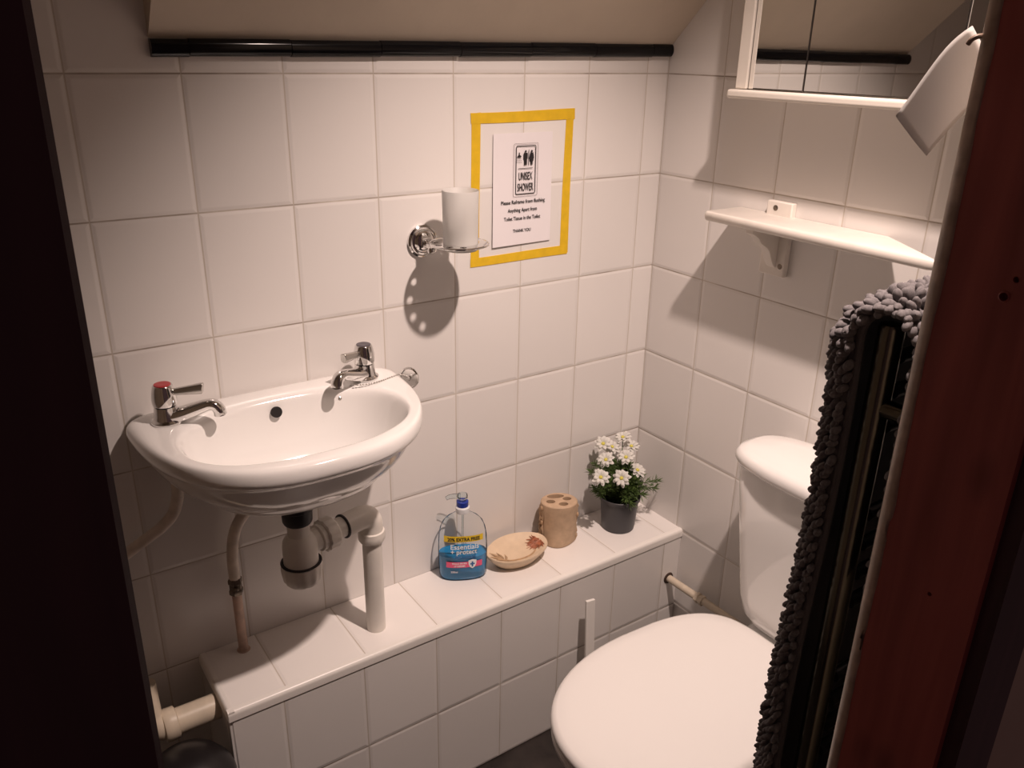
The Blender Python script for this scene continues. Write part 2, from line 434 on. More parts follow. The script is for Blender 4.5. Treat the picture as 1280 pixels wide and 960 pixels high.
for f, z in [(.10, .768), (.16, .7695), (.30, .772), (.48, .777), (.64, .786), (.78, .802), (.88, .825), (.94, .850), (.975, .868)]:
    rings.append([tuple(DR + (p - DR)*f + Vector((0, 0, z))) for p in INN])
rings.append([(p.x, p.y, top(p.y) - .009) for p in INN])
for g, dz in [(.07, -.0045), (.16, -.0015), (.3, 0), (.6, 0), (.8, -.0005), (.91, -.003), (.975, -.009)]:
    rings.append([(INN[k].lerp(OUT[k], g).x, INN[k].lerp(OUT[k], g).y, top(INN[k].lerp(OUT[k], g).y) + dz) for k in range(NB)])
for s_, z in [(1.0, -.016), (1.0, -.022), (.992, -.028), (.974, -.032), (.958, -.034)]:
    rings.append([(CX + (p.x - CX)*s_, p.y*s_ - .0015*(1 - s_), top(p.y) + z) for p in OUT])
for s_, z in [(.942, .846), (.925, .836), (.895, .824), (.855, .812), (.805, .801), (.745, .791), (.725, .788), (.712, .783), (.66, .773), (.55, .760), (.40, .750), (.25, .7455), (.12, .744)]:
    rings.append([(CX + (p.x - CX)*s_, p.y*s_ - .12*max(0, .93 - s_), z) for p in OUT])
b = MB(); b.loft(rings, True, True)
sub(basin, 'bowl', b, M['china'], ang=80, subd=1)
b = MB(); b.lathe([(.0092, -.004), (.0092, .0002)], (CX - .004, -.0645, .8705), (0, -.93, .36), 20)
sub(basin, 'overflow_hole', b, M['hole'])
b = MB(); b.lathe([(.019, 0), (.019, .002), (.013, .0022), (.012, -.002)], (CX, -.15, .7685), n=24, cap1=True)
sub(basin, 'drain', b, M['chrome'])

def tap(name, label, base, ang, capm):
    t = thing(name, label, 'tap', base)
    d = Vector((math.cos(ang), math.sin(ang), 0)); B = Vector(base)
    T = Matrix.Translation(B) @ Matrix.Rotation(ang, 4, 'Z')
    m = MB()
    m.lathe([(.0235, 0), (.024, .002), (.0235, .004), (.0195, .007), (.0178, .014), (.0168, .024), (.0165, .027)], n=28, T=T)
    sub(t, 'body', m, M['chrome'])
    # spout: flattened tapering arm that rises a little and turns down at the nose
    pts = smooth_path([(.004, 0, .009), (.022, 0, .0125), (.045, 0, .0205), (.063, 0, .0265), (.0725, 0, .0255), (.0785, 0, .0185), (.080, 0, .0105)], 6)
    n = len(pts); rs = [.0165 - .0058*min(1, i/(n*.5)) + (.0012*max(0, (i - n*.72)/(n*.28))) for i in range(n)]
    m = MB(); m.tube(pts, rs, 18, flat=.82, T=T); sub(t, 'spout', m, M['chrome'])
    m = MB(); m.lathe([(.0072, 0), (.0072, .0006)], (.0801, 0, .0098), (0.02, 0, -1), 16, T=T); sub(t, 'spout_opening', m, M['hole'])
    m = MB()
    m.lathe([(.0150, .0285), (.0172, .0290), (.0182, .033), (.0184, .040), (.0172, .050), (.0150, .0585), (.0142, .0605), (.0132, .0612)], n=28, T=T)
    sub(t, 'head', m, M['chrome'])
    m = MB(); m.lathe([(.0125, .0608), (.0122, .0622), (.0095, .0628), (.004, .0622)], n=24, T=T); sub(t, 'cap', m, capm)
    m = MB(); rings = []
    for x, w, h, z in [(.010, .0040, .0052, .0485), (.020, .0042, .0056, .0497), (.036, .0048, .0068, .0515), (.052, .0056, .0081, .0533), (.0585, .0058, .0085, .0540)]:
        rings.append([(x + .0012*math.sin(a), w*math.copysign(abs(math.cos(a))**.6, math.cos(a)), z + h*math.copysign(abs(math.sin(a))**.6, math.sin(a))) for a in [2*PI*k/20 for k in range(20)]])
    m.loft(rings, T=T); sub(t, 'lever', m, M['chrome_worn'], bevel=.001)
    return t
HB = (.0525, -.058, top(-.058) - .0005); CB = (.386, -.050, top(-.050) - .0005)
tap('hot_tap', 'chrome lever tap with a red cap on the left corner of the basin', HB, math.radians(-28), M['red'])
tap('cold_tap', 'chrome lever tap with a dark cap on the right corner of the basin', CB, math.radians(180 + 30), M['dark_cap'])

# bead chain and plug
plug = thing('basin_plug', 'round chrome basin plug hanging at the right edge of the basin beside the cold tap', 'plug', (.472, -.045, .873))
ax = Vector((-.86, -.46, .20))
m = MB(); m.lathe([(.0150, -.007), (.0160, -.002), (.0200, -.0012), (.0200, .0010), (.0172, .0016), (.0160, .0006), (.0050, .0008), (.0035, .0035), (.001, .004)], (.474, -.047, .872), ax, 28)
sub(plug, 'plug_disc', m, M['chrome'])
m = MB(); path = smooth_path([(.468, -.052, .8765), (.445, -.065, .8905), (.42, -.075, .8925), (.398, -.082, .8930), (.375, -.083, .893), (.352, -.076, .8935)], 14)
acc = 0; last = path[0]
for p in path[1:]:
    if (p - last).length > .0040:
        m.sphere(p, .00165, 8, 6); last = p
m.tube(path, .0005, 6); sub(plug, 'bead_chain', m, M['chrome_worn'])
m = MB(); m.lathe([(.0070, 0), (.0076, .0015), (.0060, .0030), (.0040, .0026), (.0036, .006), (.001, .0075)], (.329, -.066, .8710), (0, -.93, .36), 18)
for i in range(5): m.sphere((.3345 + .0042*i, -.068 + .0006*i, .875 + .0036*i), .0017, 8, 6)
o = sub(basin, 'chain_stay', m, M['chrome_worn'])

# ------------------------------------------------------------------ plumbing under the basin
TC = Vector((.2130, -.14, 0))
trap = thing('bottle_trap', 'white plastic bottle trap and waste pipe beneath the basin, running down into the ledge', 'waste trap', (TC.x, TC.y, .585))
def L_(prof, c, ax=(0, 0, 1), n=28, **k): m_ = MB(); m_.lathe(prof, c, ax, n, **k); return m_
sub(trap, 'black_nut', L_([(.030, .747), (.030, .731), (.0255, .728), (.0245, .707), (.0225, .703), (.019, .702)], (TC.x, TC.y, 0)), M['black'])
sub(trap, 'inlet_tube', L_([(.0185, .662), (.0185, .706)], (TC.x, TC.y, 0)), M['pvc'])
sub(trap, 'trap_body', L_([(.029, .622), (.029, .658), (.0275, .668), (.0225, .676), (.019, .680)], (TC.x, TC.y, 0)), M['pvc'])
m = MB(); rings = []
for r, z in [(.022, .5865), (.027, .588), (.0305, .594), (.0325, .606), (.0335, .618), (.0335, .625), (.031, .626)]:
    rings.append([((r + (.0012 if (k//3) % 2 and .59 < z < .62 else 0))*math.cos(2*PI*k/72) + TC.x, (r + (.0012 if (k//3) % 2 and .59 < z < .62 else 0))*math.sin(2*PI*k/72) + TC.y, z) for k in range(72)])
m.loft(rings); sub(trap, 'trap_cap', m, M['pvc'])
sub(trap, 'cap_washer', L_([(.0335, .6262), (.0345, .6270), (.0335, .6280), (.029, .628)], (TC.x, TC.y, 0)), M['black'])
od = Vector((.142, .034, 0)).normalized(); oz = .655
O0 = TC + Vector((0, 0, oz))
def oring(prof, n=28): return L_(prof, O0, od, n)
sub(trap, 'outlet_stub', oring([(.019, .018), (.0195, .034), (.0235, .036), (.0235, .048)]), M['pvc'])
m = MB(); rings = []
q = Vector((0, 0, 1)).rotation_difference(od).to_matrix()
for r, z in [(.0255, .044), (.0275, .046), (.0275, .064), (.0255, .068), (.020, .069)]:
    rings.append([tuple(O0 + q @ Vector(((r + (.0016 if (k//2) % 2 and .045 < z < .066 else 0))*math.cos(2*PI*k/48), (r + (.0016 if (k//2) % 2 and .045 < z < .066 else 0))*math.sin(2*PI*k/48), z))) for k in range(48)])
m.loft(rings); sub(trap, 'union_nut', m, M['pvc'])
sub(trap, 'outlet_pipe', oring([(.0185, .066), (.0185, .100)]), M['pvc'])
sub(trap, 'socket_seal', oring([(.0205, .0865), (.0222, .0875), (.0222, .0895), (.0205, .0905)]), M['black'])
E0 = O0 + od*.089; EC = O0 + od*.149
pts = [E0, O0 + od*.112, O0 + od*.128]
for k in range(1, 7):
    a = PI/2*k/6; pts.append(O0 + od*(.128 + .021*math.sin(a)) + Vector((0, 0, -.021*(1 - math.cos(a)))))
pts.append(Vector((EC.x, EC.y, .616)))
m = MB(); m.tube(pts, .0212, 24); sub(trap, 'elbow', m, M['pvc'])
sub(trap, 'elbow_collar', L_([(.0205, .622), (.0238, .620), (.0245, .612), (.0245, .604), (.0222, .600), (.018, .599)], (EC.x, EC.y, 0)), M['pvc'])
sub(trap, 'down_pipe', L_([(.0178, .4025), (.0178, .604)], (EC.x, EC.y, 0)), M['pvc'])

cold = thing('supply_pipe', 'pipe with a dark isolating valve bending from the basin down into the ledge', 'pipe', (.127, -.03, .405))
pts = smooth_path([(.215, -.080, .742), (.192, -.060, .718), (.166, -.040, .696), (.146, -.031, .668), (.1345, -.030, .640), (.1295, -.030, .606), (.1285, -.030, .575), (.1283, -.030, .552)], 6)
m = MB(); m.tube(pts, .0098, 16); sub(cold, 'upper_bend', m, M['pipe_paint'])
m = MB(); m.lathe([(.0085, .402), (.0085, .532)], (.1283, -.030, 0)); m.lathe([(.011, .4045), (.012, .4055), (.009, .4075)], (.1283, -.030, 0)); sub(cold, 'lower_pipe', m, M['pipe_copper'])
m = MB(); m.lathe([(.0115, .528), (.0125, .530), (.0125, .537), (.0110, .539), (.0110, .549), (.0125, .551), (.0125, .558), (.0115, .560), (.0102, .561)], (.1283, -.030, 0), n=6)
m.lathe([(.0045, 0), (.0045, .014), (.003, .015)], (.1283, -.030, .544), (-.25, -.97, 0), 12)
sub(cold, 'isolating_valve', m, M['brass_dark'], ang=25)
m = MB()
pts = smooth_path([(.0555, -.040, .800), (.0565, -.034, .765), (.0545, -.030, .742), (.045, -.028, .716), (.026, -.028, .6985), (.004, -.028, .6865), (-.04, -.028, .664), (-.14, -.028, .613), (-.30, -.028, .53), (-.62, -.028, .37)], 6)
m.tube(pts, .0095, 16)
o = m.build('supply_pipe', M['pipe_paint']); tag(o, 'bare painted pipe sloping down to the left from behind the basin under the hot tap', 'pipe')

# waste pipe at the end of the ledge
wst = thing('waste_pipe', 'fat cream waste pipe with an elbow coming out of the left end of the ledge', 'pipe', (LX, -.1, .365))
wd = Vector((-1, .0, .0)); W0 = Vector((LX + .002, -.100, .3665))
sub(wst, 'pipe_run', L_([(.0225, -.003), (.0225, .085)], W0, wd), M['pvc_old'])
sub(wst, 'socket_collar', L_([(.0235, .070), (.0275, .072), (.0280, .080), (.0280, .088), (.0265, .092), (.024, .093)], W0, wd), M['pvc_old'])
pts = [W0 + wd*.086]
for k in range(0, 7):
    a = PI/2*k/6; pts.append(W0 + wd*(.086 + .026*math.sin(a)) + Vector((0, .010*(1 - math.cos(a)), .026*(1 - math.cos(a)))))
pts.append(pts[-1] + Vector((0, .010, .055)))
m = MB(); m.tube(pts, .0225, 22); sub(wst, 'elbow', m, M['pvc_old'])
m = MB(); m.lathe([(.0125, 0), (.0125, .0012)], tuple(pts[-1] + Vector((0, 0, .0006))), pts[-1] - pts[-2], 18); sub(wst, 'elbow_opening', m, M['hole'])

# dark bin left of the ledge
bn = thing('bin', 'dark plastic bin with a domed lid left of the ledge, below the waste pipe', 'bin', (-.018, -.215, 0))
sub(bn, 'bin_body', L_([(.060, 0), (.062, .004), (.070, .300), (.071, .312)], (-.020, -.190, 0), n=40), M['bin'])
sub(bn, 'bin_lid', L_([(.0735, .312), (.0735, .320), (.070, .332), (.056, .353), (.034, .367), (.014, .3715), (.001, .372)], (-.020, -.190, 0), n=40), M['bin'])

# ------------------------------------------------------------------ tumbler holder
th = thing('tumbler_holder', 'chrome wall holder with a pierced plate carrying the frosted tumbler', 'toothbrush holder', (.531, 0, 1.108))
sub(th, 'wall_rose', L_([(.029, -.0005), (.029, .005), (.0262, .007), (.0255, .0065), (.0235, .010), (.0205, .011), (.0195, .0105), (.017, .014), (.010, .017), (.001, .018)], (.531, 0, 1.109), (0, -1, 0), 36), M['chrome'])
PC = Vector((.558, -.086, 1.1175))
m = MB(); pts = smooth_path([(.5315, -.012, 1.107), (.5325, -.026, 1.1045), (.537, -.036, 1.1075), (.543, -.043, 1.1145)], 6)
m.tube(pts, [.0075, .0075] + [.0062]*(len(pts) - 2), 14); m.lathe([(.0065, 0), (.0085, .004), (.0080, .009), (.004, .012), (.001, .0125)], (.5345, -.028, 1.102), (0.1, -.25, -1), 18)
sub(th, 'arm', m, M['chrome'])
m = MB(); m.lathe([(.0495, -.0016), (.0512, -.001), (.0516, 0), (.0512, .001), (.0495, .0016)], PC, n=64)
pl = sub(th, 'pierced_plate', m, M['chrome'])
m = MB(); rim = [PC + Vector((.0508*math.cos(2*PI*k/64), .0508*math.sin(2*PI*k/64), 0)) for k in range(65)]; m.tube(rim, .0021, 10, cap=False); sub(th, 'plate_rim', m, M['chrome'])
cut = []
CUP = Vector((.5605, -.087, 1.1068))
c = MB(); c.lathe([(.0310, -.02), (.0310, .02)], (CUP.x, CUP.y, PC.z), n=48); cut.append(c)
for a in (150, 184, 217, 249):
    c = MB(); c.lathe([(.0058, -.02), (.0058, .02)], (PC.x + .0415*math.cos(math.radians(a)), PC.y + .0415*math.sin(math.radians(a)), PC.z), n=20); cut.append(c)
carve(pl, cut)
m = MB(); m.lathe([(.012, 0), (.0292, 0), (.0303, .002), (.0316, .1005), (.0310, .1015), (.0298, .1005), (.0284, .0045), (.012, .004)], CUP, n=48)
o = m.build('tumbler', M['frost'], ang=50); tag(o, 'frosted glass tumbler standing in the chrome wall holder beside the notice', 'tumbler')

# ------------------------------------------------------------------ notice and tape
XN0, XN1, ZN0, ZN1 = .6815, .8170, 1.0795, 1.2875
notice = thing('notice', 'printed white notice about the unisex shower taped area on the tiled wall', 'sign', (.749, 0, 1.08))
notice['label'] = 'white printed notice reading UNISEX SHOWER stuck on the wall tiles inside yellow tape'
m = MB(); nx, nzz = 10, 14; rings = []
for j in range(nzz + 1):
    v_ = j/nzz; row = []
    for i in range(nx + 1):
        u_ = i/nx; lift = .0012 + .0012*(1 - u_) + .0016*(1 - v_)
        row.append((XN0 + (XN1 - XN0)*u_ + .0010*(1 - v_)*(u_ - .5), -lift, ZN0 + (ZN1 - ZN0)*v_ + .0010*u_*(1 - v_)))
    rings.append(row)
m.loft(rings, False, False, closed=False)
pp = sub(notice, 'paper', m, M['paper'], smooth=False); sd = pp.modifiers.new('s', 'SOLIDIFY'); sd.thickness = .0003; sd.offset = 0
XM = (XN0 + XN1)/2 + .0045; YI = -.0043
def frame_pts(x0, x1, z0, z1, r, n=5):
    out = []
    for cx, cz, a0 in [(x1 - r, z1 - r, 0), (x0 + r, z1 - r, PI/2), (x0 + r, z0 + r, PI), (x1 - r, z0 + r, 1.5*PI)]:
        for k in range(n + 1): out.append((cx + r*math.cos(a0 + PI/2*k/n), cz + r*math.sin(a0 + PI/2*k/n)))
    return out
def outline(m_, x0, x1, z0, z1, r, w, y, th_=.0002):
    A = frame_pts(x0, x1, z0, z1, r); Bp = frame_pts(x0 + w, x1 - w, z0 + w, z1 - w, max(r - w, .0003))
    R = [[(p[0], y, p[1]) for p in A], [(p[0], y - th_, p[1]) for p in A], [(p[0], y - th_, p[1]) for p in Bp], [(p[0], y, p[1]) for p in Bp]]
    R.append(R[0]); m_.loft(R, False, False)
m = MB(); outline(m, XM - .0275, XM + .0285, 1.1715, 1.2690, .003, .0005, YI); sub(notice, 'thin_border', m, M['ink_thin'])
m = MB(); outline(m, XM - .0225, XM + .0235, 1.1755, 1.2650, .0035, .0014, YI)
m.box(XM - .0165, XM + .0165, YI - .0002, YI, 1.2228, 1.2238)
sub(notice, 'sign_border', m, M['ink'])
def flat_text(m_, txt, size, x, z, width=None, bold=0.0, y=YI, tilt=0.0):
    v, f = text_mesh(txt, size, width, bold, depth=.0001)
    ca, sa = math.cos(tilt), math.sin(tilt)
    m_.add([(x + p[0]*ca - p[1]*sa, y - p[2], z + p[0]*sa + p[1]*ca) for p in v], f)
m = MB()
flat_text(m, 'UNISEX', .0205, XM + .0005, 1.2022, .0315, .00016)
flat_text(m, 'SHOWER', .0205, XM + .0005, 1.1817, .0365, .00016)
sub(notice, 'heading_lettering', m, M['ink'], smooth=False)
m = MB()
flat_text(m, 'Please Reframe from flushing', .0098, XM - .0035, 1.1585, .1020, .00010)
flat_text(m, 'Anything Apart from', .0098, XM - .0050, 1.1430, .0680, .00010)
flat_text(m, 'Toilet Tissue in the Toilet', .0098, XM - .0050, 1.1275, .0850, .00010)
flat_text(m, 'THANK YOU', .0084, XM - .0055, 1.1040, .0420, .00010)
sub(notice, 'message_lettering', m, M['ink'], smooth=False)
m = MB()
def poly(m_, P, x, z, s=1.0):
    m_.prism([(x + p[0]*s, z + p[1]*s) for p in P], 'y', YI - .0002, YI)
def circ(r, cx=0, cz=0, n=14): return [(cx + r*math.cos(2*PI*k/n), cz + r*math.sin(2*PI*k/n)) for k in range(n)]
for px, wom in ((XM - .0005, False), (XM + .0135, True)):
    poly(m, circ(.0021), px, 1.2540)
    if not wom:
        poly(m, [(-.0040, .0225), (.0040, .0225), (.0046, .020), (.0046, .0115), (.0034, .0105), (.0030, 0), (.0006, 0), (0, .009), (-.0006, 0), (-.0030, 0), (-.0034, .0105), (-.0046, .0115), (-.0046, .020)], px, 1.2290)
    else:
        poly(m, [(-.0034, .0225), (.0034, .0225), (.0054, .0125), (.0044, .0115), (.0042, .0075), (.0026, .0070), (.0022, 0), (.0004, 0), (0, .006), (-.0004, 0), (-.0022, 0), (-.0026, .0070), (-.0042, .0075), (-.0044, .0115), (-.0054, .0125)], px, 1.2290)
m.box(XM + .0062, XM + .0072, YI - .0002, YI, 1.2285, 1.2570)
# shower rose with falling drops
sx, sz = XM - .0150, 1.2440
poly(m, [(-.0048, 0), (.0048, 0), (.0042, .0022), (.0010, .0045), (.0010, .0085), (-.0010, .0085), (-.0010, .0045), (-.0042, .0022)], sx, sz)
for i in range(4):
    for j in range(3):
        m.box(sx - .0042 + .0025*i + (i - 1.5)*.0004*j, sx - .0036 + .0025*i + (i - 1.5)*.0004*j, YI - .0002, YI, sz - .0035 - .0034*j, sz - .0015 - .0034*j)
sub(notice, 'pictograms', m, M['ink'], smooth=False)

def tape(p0, p1, w0, w1, label, y, seed):
    rr = random.Random(seed); P0, P1 = Vector((p0[0], 0, p0[1])), Vector((p1[0], 0, p1[1]))
    d = (P1 - P0).normalized(); nrm = Vector((-d.z, 0, d.x)); n = 26; A = []; Bq = []
    for i in range(n + 1):
        t = i/n; c = P0.lerp(P1, t); w = w0 + (w1 - w0)*t
        e = .0006*math.sin(5*t + seed)
        A.append(c + nrm*(w/2 + e)); Bq.append(c - nrm*(w/2 - e))
    # torn ends
    jj = lambda: rr.uniform(-.0014, .0014)
    A[0] += d*jj(); Bq[0] += d*jj(); A[-1] += d*jj(); Bq[-1] += d*jj()
    m_ = MB(); m_.loft([[(p.x, .0002, p.z) for p in A], [(p.x, y - .0003, p.z) for p in A], [(p.x, y - .0003, p.z) for p in Bq], [(p.x, .0002, p.z) for p in Bq], [(p.x, .0002, p.z) for p in A]], False, False, closed=False)
    o_ = m_.build('tape_strip', M['tape']); tag(o_, label, 'tape', 'yellow tape strips around the notice'); return o_
tape((.6455, 1.3245), (.6440, 1.0475), .0190, .0185, 'vertical yellow tape strip left of the notice, passing behind the tumbler', -.0004, 1)
tape((.8575, 1.3250), (.8555, 1.0480), .0175, .0205, 'vertical yellow tape strip right of the notice', -.0004, 2)
tape((.6350, 1.3155), (.8690, 1.3175), .0180, .0200, 'horizontal yellow tape strip above the notice', -.0008, 3)
tape((.6345, 1.0555), (.8650, 1.0555), .0165, .0180, 'horizontal yellow tape strip below the notice', -.0008, 4)

# ------------------------------------------------------------------ soap bottle
BC = Vector((.586, -.0465, LT)); BR = math.radians(-26)
bt = thing('soap_bottle', 'clear pump bottle of blue hand soap on the ledge beside the cream dish', 'soap bottle', BC)
TB = Matrix.Translation(BC) @ Matrix.Rotation(BR, 4, 'Z')
bprof = [(.044, .022, .0), (.0475, .0250, .002), (.0495, .0265, .008), (.0505, .0270, .030), (.0508, .0270, .070), (.0495, .0262, .098), (.0465, .0250, .115), (.0410, .0230, .128), (.0310, .0190, .139), (.0200, .0150, .146), (.0130, .0125, .150), (.0128, .0125, .158)]
def bring(a, b_, z, n=56, k=2.5): return [(*sell(2*PI*i/n, a, b_, k), z) for i in range(n)]
def bsec(z):
    for i in range(len(bprof) - 1):
        if bprof[i][2] <= z <= bprof[i + 1][2]:
            t = (z - bprof[i][2])/(bprof[i + 1][2] - bprof[i][2]); return tuple(bprof[i][k] + (bprof[i + 1][k] - bprof[i][k])*t for k in (0, 1))
m = MB(); m.loft([bring(a, b_, z, k=2.5 if z < .14 else 2.0) for a, b_, z in bprof], True, False, T=TB)
sub(bt, 'bottle_body', m, M['clear'], ang=60)
m = MB(); m.loft([bring(bsec(z)[0] - .0014, bsec(z)[1] - .0014, z) for z in (.0015, .003, .009, .03, .048, .0565)], T=TB)
sub(bt, 'liquid', m, M['blue_liquid'], ang=60)
def on_bottle(verts, off):
    out = []
    for x, z, d_ in verts:
        a, b_ = bsec(max(min(z, .165), .0)); k = 2.5
        xx = max(min(x, a*.97), -a*.97); yy = -b_*(1 - abs(xx/a)**k)**(1/k)
        out.append(tuple(TB @ Vector((xx, yy - off - d_, z))))
    return out
def patch(m_, x0, x1, z0, z1, off, nx=18, nz=3, th_=.0003):
    for s_ in (0,):
        rows = [on_bottle([(x0 + (x1 - x0)*i/nx, z0 + (z1 - z0)*j/nz, 0) for i in range(nx + 1)], off) for j in range(nz + 1)]
        m_.loft(rows, False, False, closed=False)
m = MB(); patch(m, -.040, .040, .0945, .1080, .0005); sub(bt, 'yellow_band', m, M['label_yellow'])
m = MB(); patch(m, -.036, .038, .0340, .0475, .0005); sub(bt, 'pink_band', m, M['label_pink'])
def btext(m_, txt, size, x, z, width, bold=.0002, off=.0008):
    v, f = text_mesh(txt, size, width, bold, depth=.00008); m_.add(on_bottle([(x + p[0], z + p[1], p[2]) for p in v], off), f)
m = MB(); btext(m, '20% EXTRA FREE', .0105, 0, .0970, .066, .00030); sub(bt, 'offer_lettering', m, M['ink'], smooth=False)
m = MB(); btext(m, 'Essentials', .0165, .002, .0780, .058); btext(m, '+ protect', .0150, .0, .0665, .054); btext(m, '250ml', .0060, -.020, .0215, .014, .0001)
btext(m, 'KILLS 99.9%', .0056, -.009, .0420, .030, .0001); btext(m, 'of GERMS', .0056, -.009, .0360, .023, .0001)
sub(bt, 'white_lettering', m, M['label_white'], smooth=False)
m = MB(); btext(m, 'original', .0145, .003, .0550, .042, .00025); sub(bt, 'blue_lettering', m, M['label_blue'], smooth=False)
m = MB(); sh = [(-.0085, .0100), (0, .0125), (.0085, .0100), (.0080, .0010), (.0050, -.0060), (0, -.0095), (-.0050, -.0060), (-.0080, .0010)]
cen = (.0175, .0405)
v = [(cen[0], cen[1], 0)] + [(cen[0] + p[0], cen[1] + p[1], 0) for p in sh]
m.add(on_bottle(v, .0010), [(0, i, i % 8 + 1) for i in range(1, 9)]); sub(bt, 'shield', m, M['label_white'], smooth=False)
m = MB()
for x0, x1, z0, z1 in [(-.0016, .0016, -.0050, .0070), (-.0048, .0048, .0000, .0032)]:
    patch(m, cen[0] + x0, cen[0] + x1, cen[1] + z0, cen[1] + z1, .0014, 4, 4)
sub(bt, 'shield_cross', m, M['label_blue'], smooth=False)
# pump
m = MB(); m.lathe([(.0140, .151), (.0145, .153), (.0145, .162), (.0125, .1645)], n=28, T=TB); sub(bt, 'pump_collar', m, M['label_white'])
m = MB(); m.lathe([(.0105, .1640), (.0122, .1655), (.0122, .1755), (.0100, .177)], n=28, T=TB); sub(bt, 'blue_ring', m, M['blue'])
m = MB(); m.lathe([(.0060, .1765), (.0060, .1815), (.0100, .1825), (.0108, .187), (.0098, .1910), (.004, .1925)], n=24, T=TB)
m.tube([(-.004, 0, .1870), (-.018, 0, .1875), (-.028, 0, .1860), (-.033, 0, .1830)], [.0055, .0050, .0044, .0038], 12, T=TB)
sub(bt, 'pump_head', m, M['pump_clear'])
m = MB(); m.tube([(0, 0, .165), (0, 0, .02)], .0022, 10, T=TB); sub(bt, 'dip_tube', m, M['pump_clear'])

# ------------------------------------------------------------------ soap dish
DC = Vector((.7110, -.0660, LT)); DA = math.radians(2)
ds = thing('soap_dish', 'oval cream stone soap dish with a brown shell relief on the ledge', 'soap dish', DC)
TD = Matrix.Translation(DC) @ Matrix.Rotation(DA, 4, 'Z')
m = MB(); rings = []
for a, b_, z in [(.046, .028, 0), (.050, .031, .0015), (.058, .037, .010), (.068, .045, .021), (.0735, .0500, .028), (.0745, .0510, .0315), (.0730, .0500, .0335), (.0690, .0460, .0320), (.0600, .0390, .0265), (.045, .029, .0215), (.02, .013, .0200), (.003, .002, .0198)]:
    rings.append([(a*math.cos(t)*(1 + .012*math.sin(5*t)), b_*math.sin(t)*(1 + .012*math.cos(4*t)), z) for t in [2*PI*k/56 for k in range(56)]])
m.loft(rings, T=TD); sub(ds, 'bowl', m, M['dish'], ang=60)
rr = random.Random(5)
def dish_z(x, y):
    q_ = math.hypot(x/.073, y/.050); return .020 + .0135*min(1, max(0, (q_ - .45)/.55))**1.2
m = MB()
for i in range(21):                      # fan of fine shell ribs
    a = math.radians(100 + 160*i/20); L1 = .035 + .005*math.sin(i*2.7)
    pts = []
    for k in range(8):
        l = .003 + (L1 - .003)*k/7; x, y = .061 + l*math.cos(a)*.95, -.002 + l*math.sin(a)*.70
        pts.append((x, y, dish_z(x, y) + .0008 + .0009*math.sin(k*1.9 + i*1.3)))
    m.tube(pts, [.0012, .0016, .0017, .0015, .0017, .0013, .0010, .0003], 7, flat=.8, T=TD)
sub(ds, 'shell_relief', m, M['shell'])
m = MB()
for (x0, y0, a, l) in [(-.046, -.012, 95, .032), (-.044, -.012, 65, .028), (-.048, -.013, 125, .026), (-.042, -.016, 35, .026), (-.046, -.016, 155, .020)]:
    pts = []
    for k in range(6):
        t = k/5; aa = math.radians(a + 25*t); x, y = x0 + l*t*math.cos(aa), y0 + l*t*math.sin(aa); pts.append((x, y, dish_z(x, y) + .0012))
    m.tube(pts, [.0008, .0022, .0028, .0024, .0014, .0004], 8, flat=.6, T=TD)
pts = smooth_path([(-.050, -.014, .0265), (-.036, -.026, .0262), (-.010, -.031, .0258), (.015, -.030, .026), (.034, -.020, .0255)], 5); m.tube([(p.x, p.y, dish_z(p.x, p.y) + .0006) for p in pts], .0015, 8, T=TD)
sub(ds, 'leaf_relief', m, M['relief'])

# ------------------------------------------------------------------ toothbrush holder (stone)
HC = Vector((.8330, -.0510, LT))
hd = thing('toothbrush_holder', 'tan stone toothbrush holder with holes in its top, standing on the ledge behind the dish', 'toothbrush holder', HC)
TH_ = Matrix.Translation(HC) @ Matrix.Rotation(math.radians(-25), 4, 'Z') @ Matrix.Diagonal((1.17, 1.15, 1.02, 1))
rr = random.Random(9)
m = MB(); rings = []; n = 64
for i, (a, b_, z) in enumerate([(.0330, .0270, 0), (.0350, .0290, .002), (.0355, .0300, .012), (.0340, .0290, .022), (.0335, .0285, .040), (.0340, .029, .060), (.0350, .0300, .080), (.0355, .0305, .095), (.0350, .0300, .0985), (.0335, .0285, .100)]):
    ring = []
    for k in range(n):
        t = 2*PI*k/n; side = max(0, abs(math.cos(t)) - .82)/.18
        rel = side*(.0030*math.sin(z*260 + 3*k) + .0022*math.sin(z*140 + k*1.3)) if .004 < z < .094 else 0
        fl = .003*math.exp(-((z - .006)/.010)**2)*math.sin(3*t + .6)
        ring.append(((a + rel + fl)*math.cos(t), (b_ + rel + fl)*math.sin(t), z))
    rings.append(ring)
m.loft(rings, T=TH_); hb = sub(hd, 'holder_body', m, M['stone'], ang=50)
cut = []
holes = [(-.017, -.003, .0086, .0068), (.005, -.015, .0090, .0068), (.016, .004, .0084, .0064), (-.004, .016, .0165, .0074)]
for hx, hy, a, b_ in holes:
    c = MB(); c.lathe([(1, .045), (1, .12)], (0, 0, 0), n=22, T=TH_ @ Matrix.Translation((hx, hy, 0)) @ Matrix.Diagonal((a, b_, 1, 1))); cut.append(c)
carve(hb, cut)
m = MB()
for hx, hy, a, b_ in holes: m.lathe([(1, .046), (1, .0475)], (0, 0, 0), n=22, T=TH_ @ Matrix.Translation((hx, hy, 0)) @ Matrix.Diagonal((a*.98, b_*.98, 1, 1)))
sub(hd, 'hole_bottoms', m, M['stone_hole'])
for s_ in (-1, 1):
    m = MB()
    for i in range(16):
        z = .012 + .076*i/15; y = rr.uniform(-.010, .010)
        m.sphere((s_*(.0345 + rr.uniform(-.001, .0015)), y, z), rr.uniform(.0032, .0052), 8, 6, (.6, 1, 1.2), T=TH_)
    sub(hd, 'coral_relief', m, M['relief'])

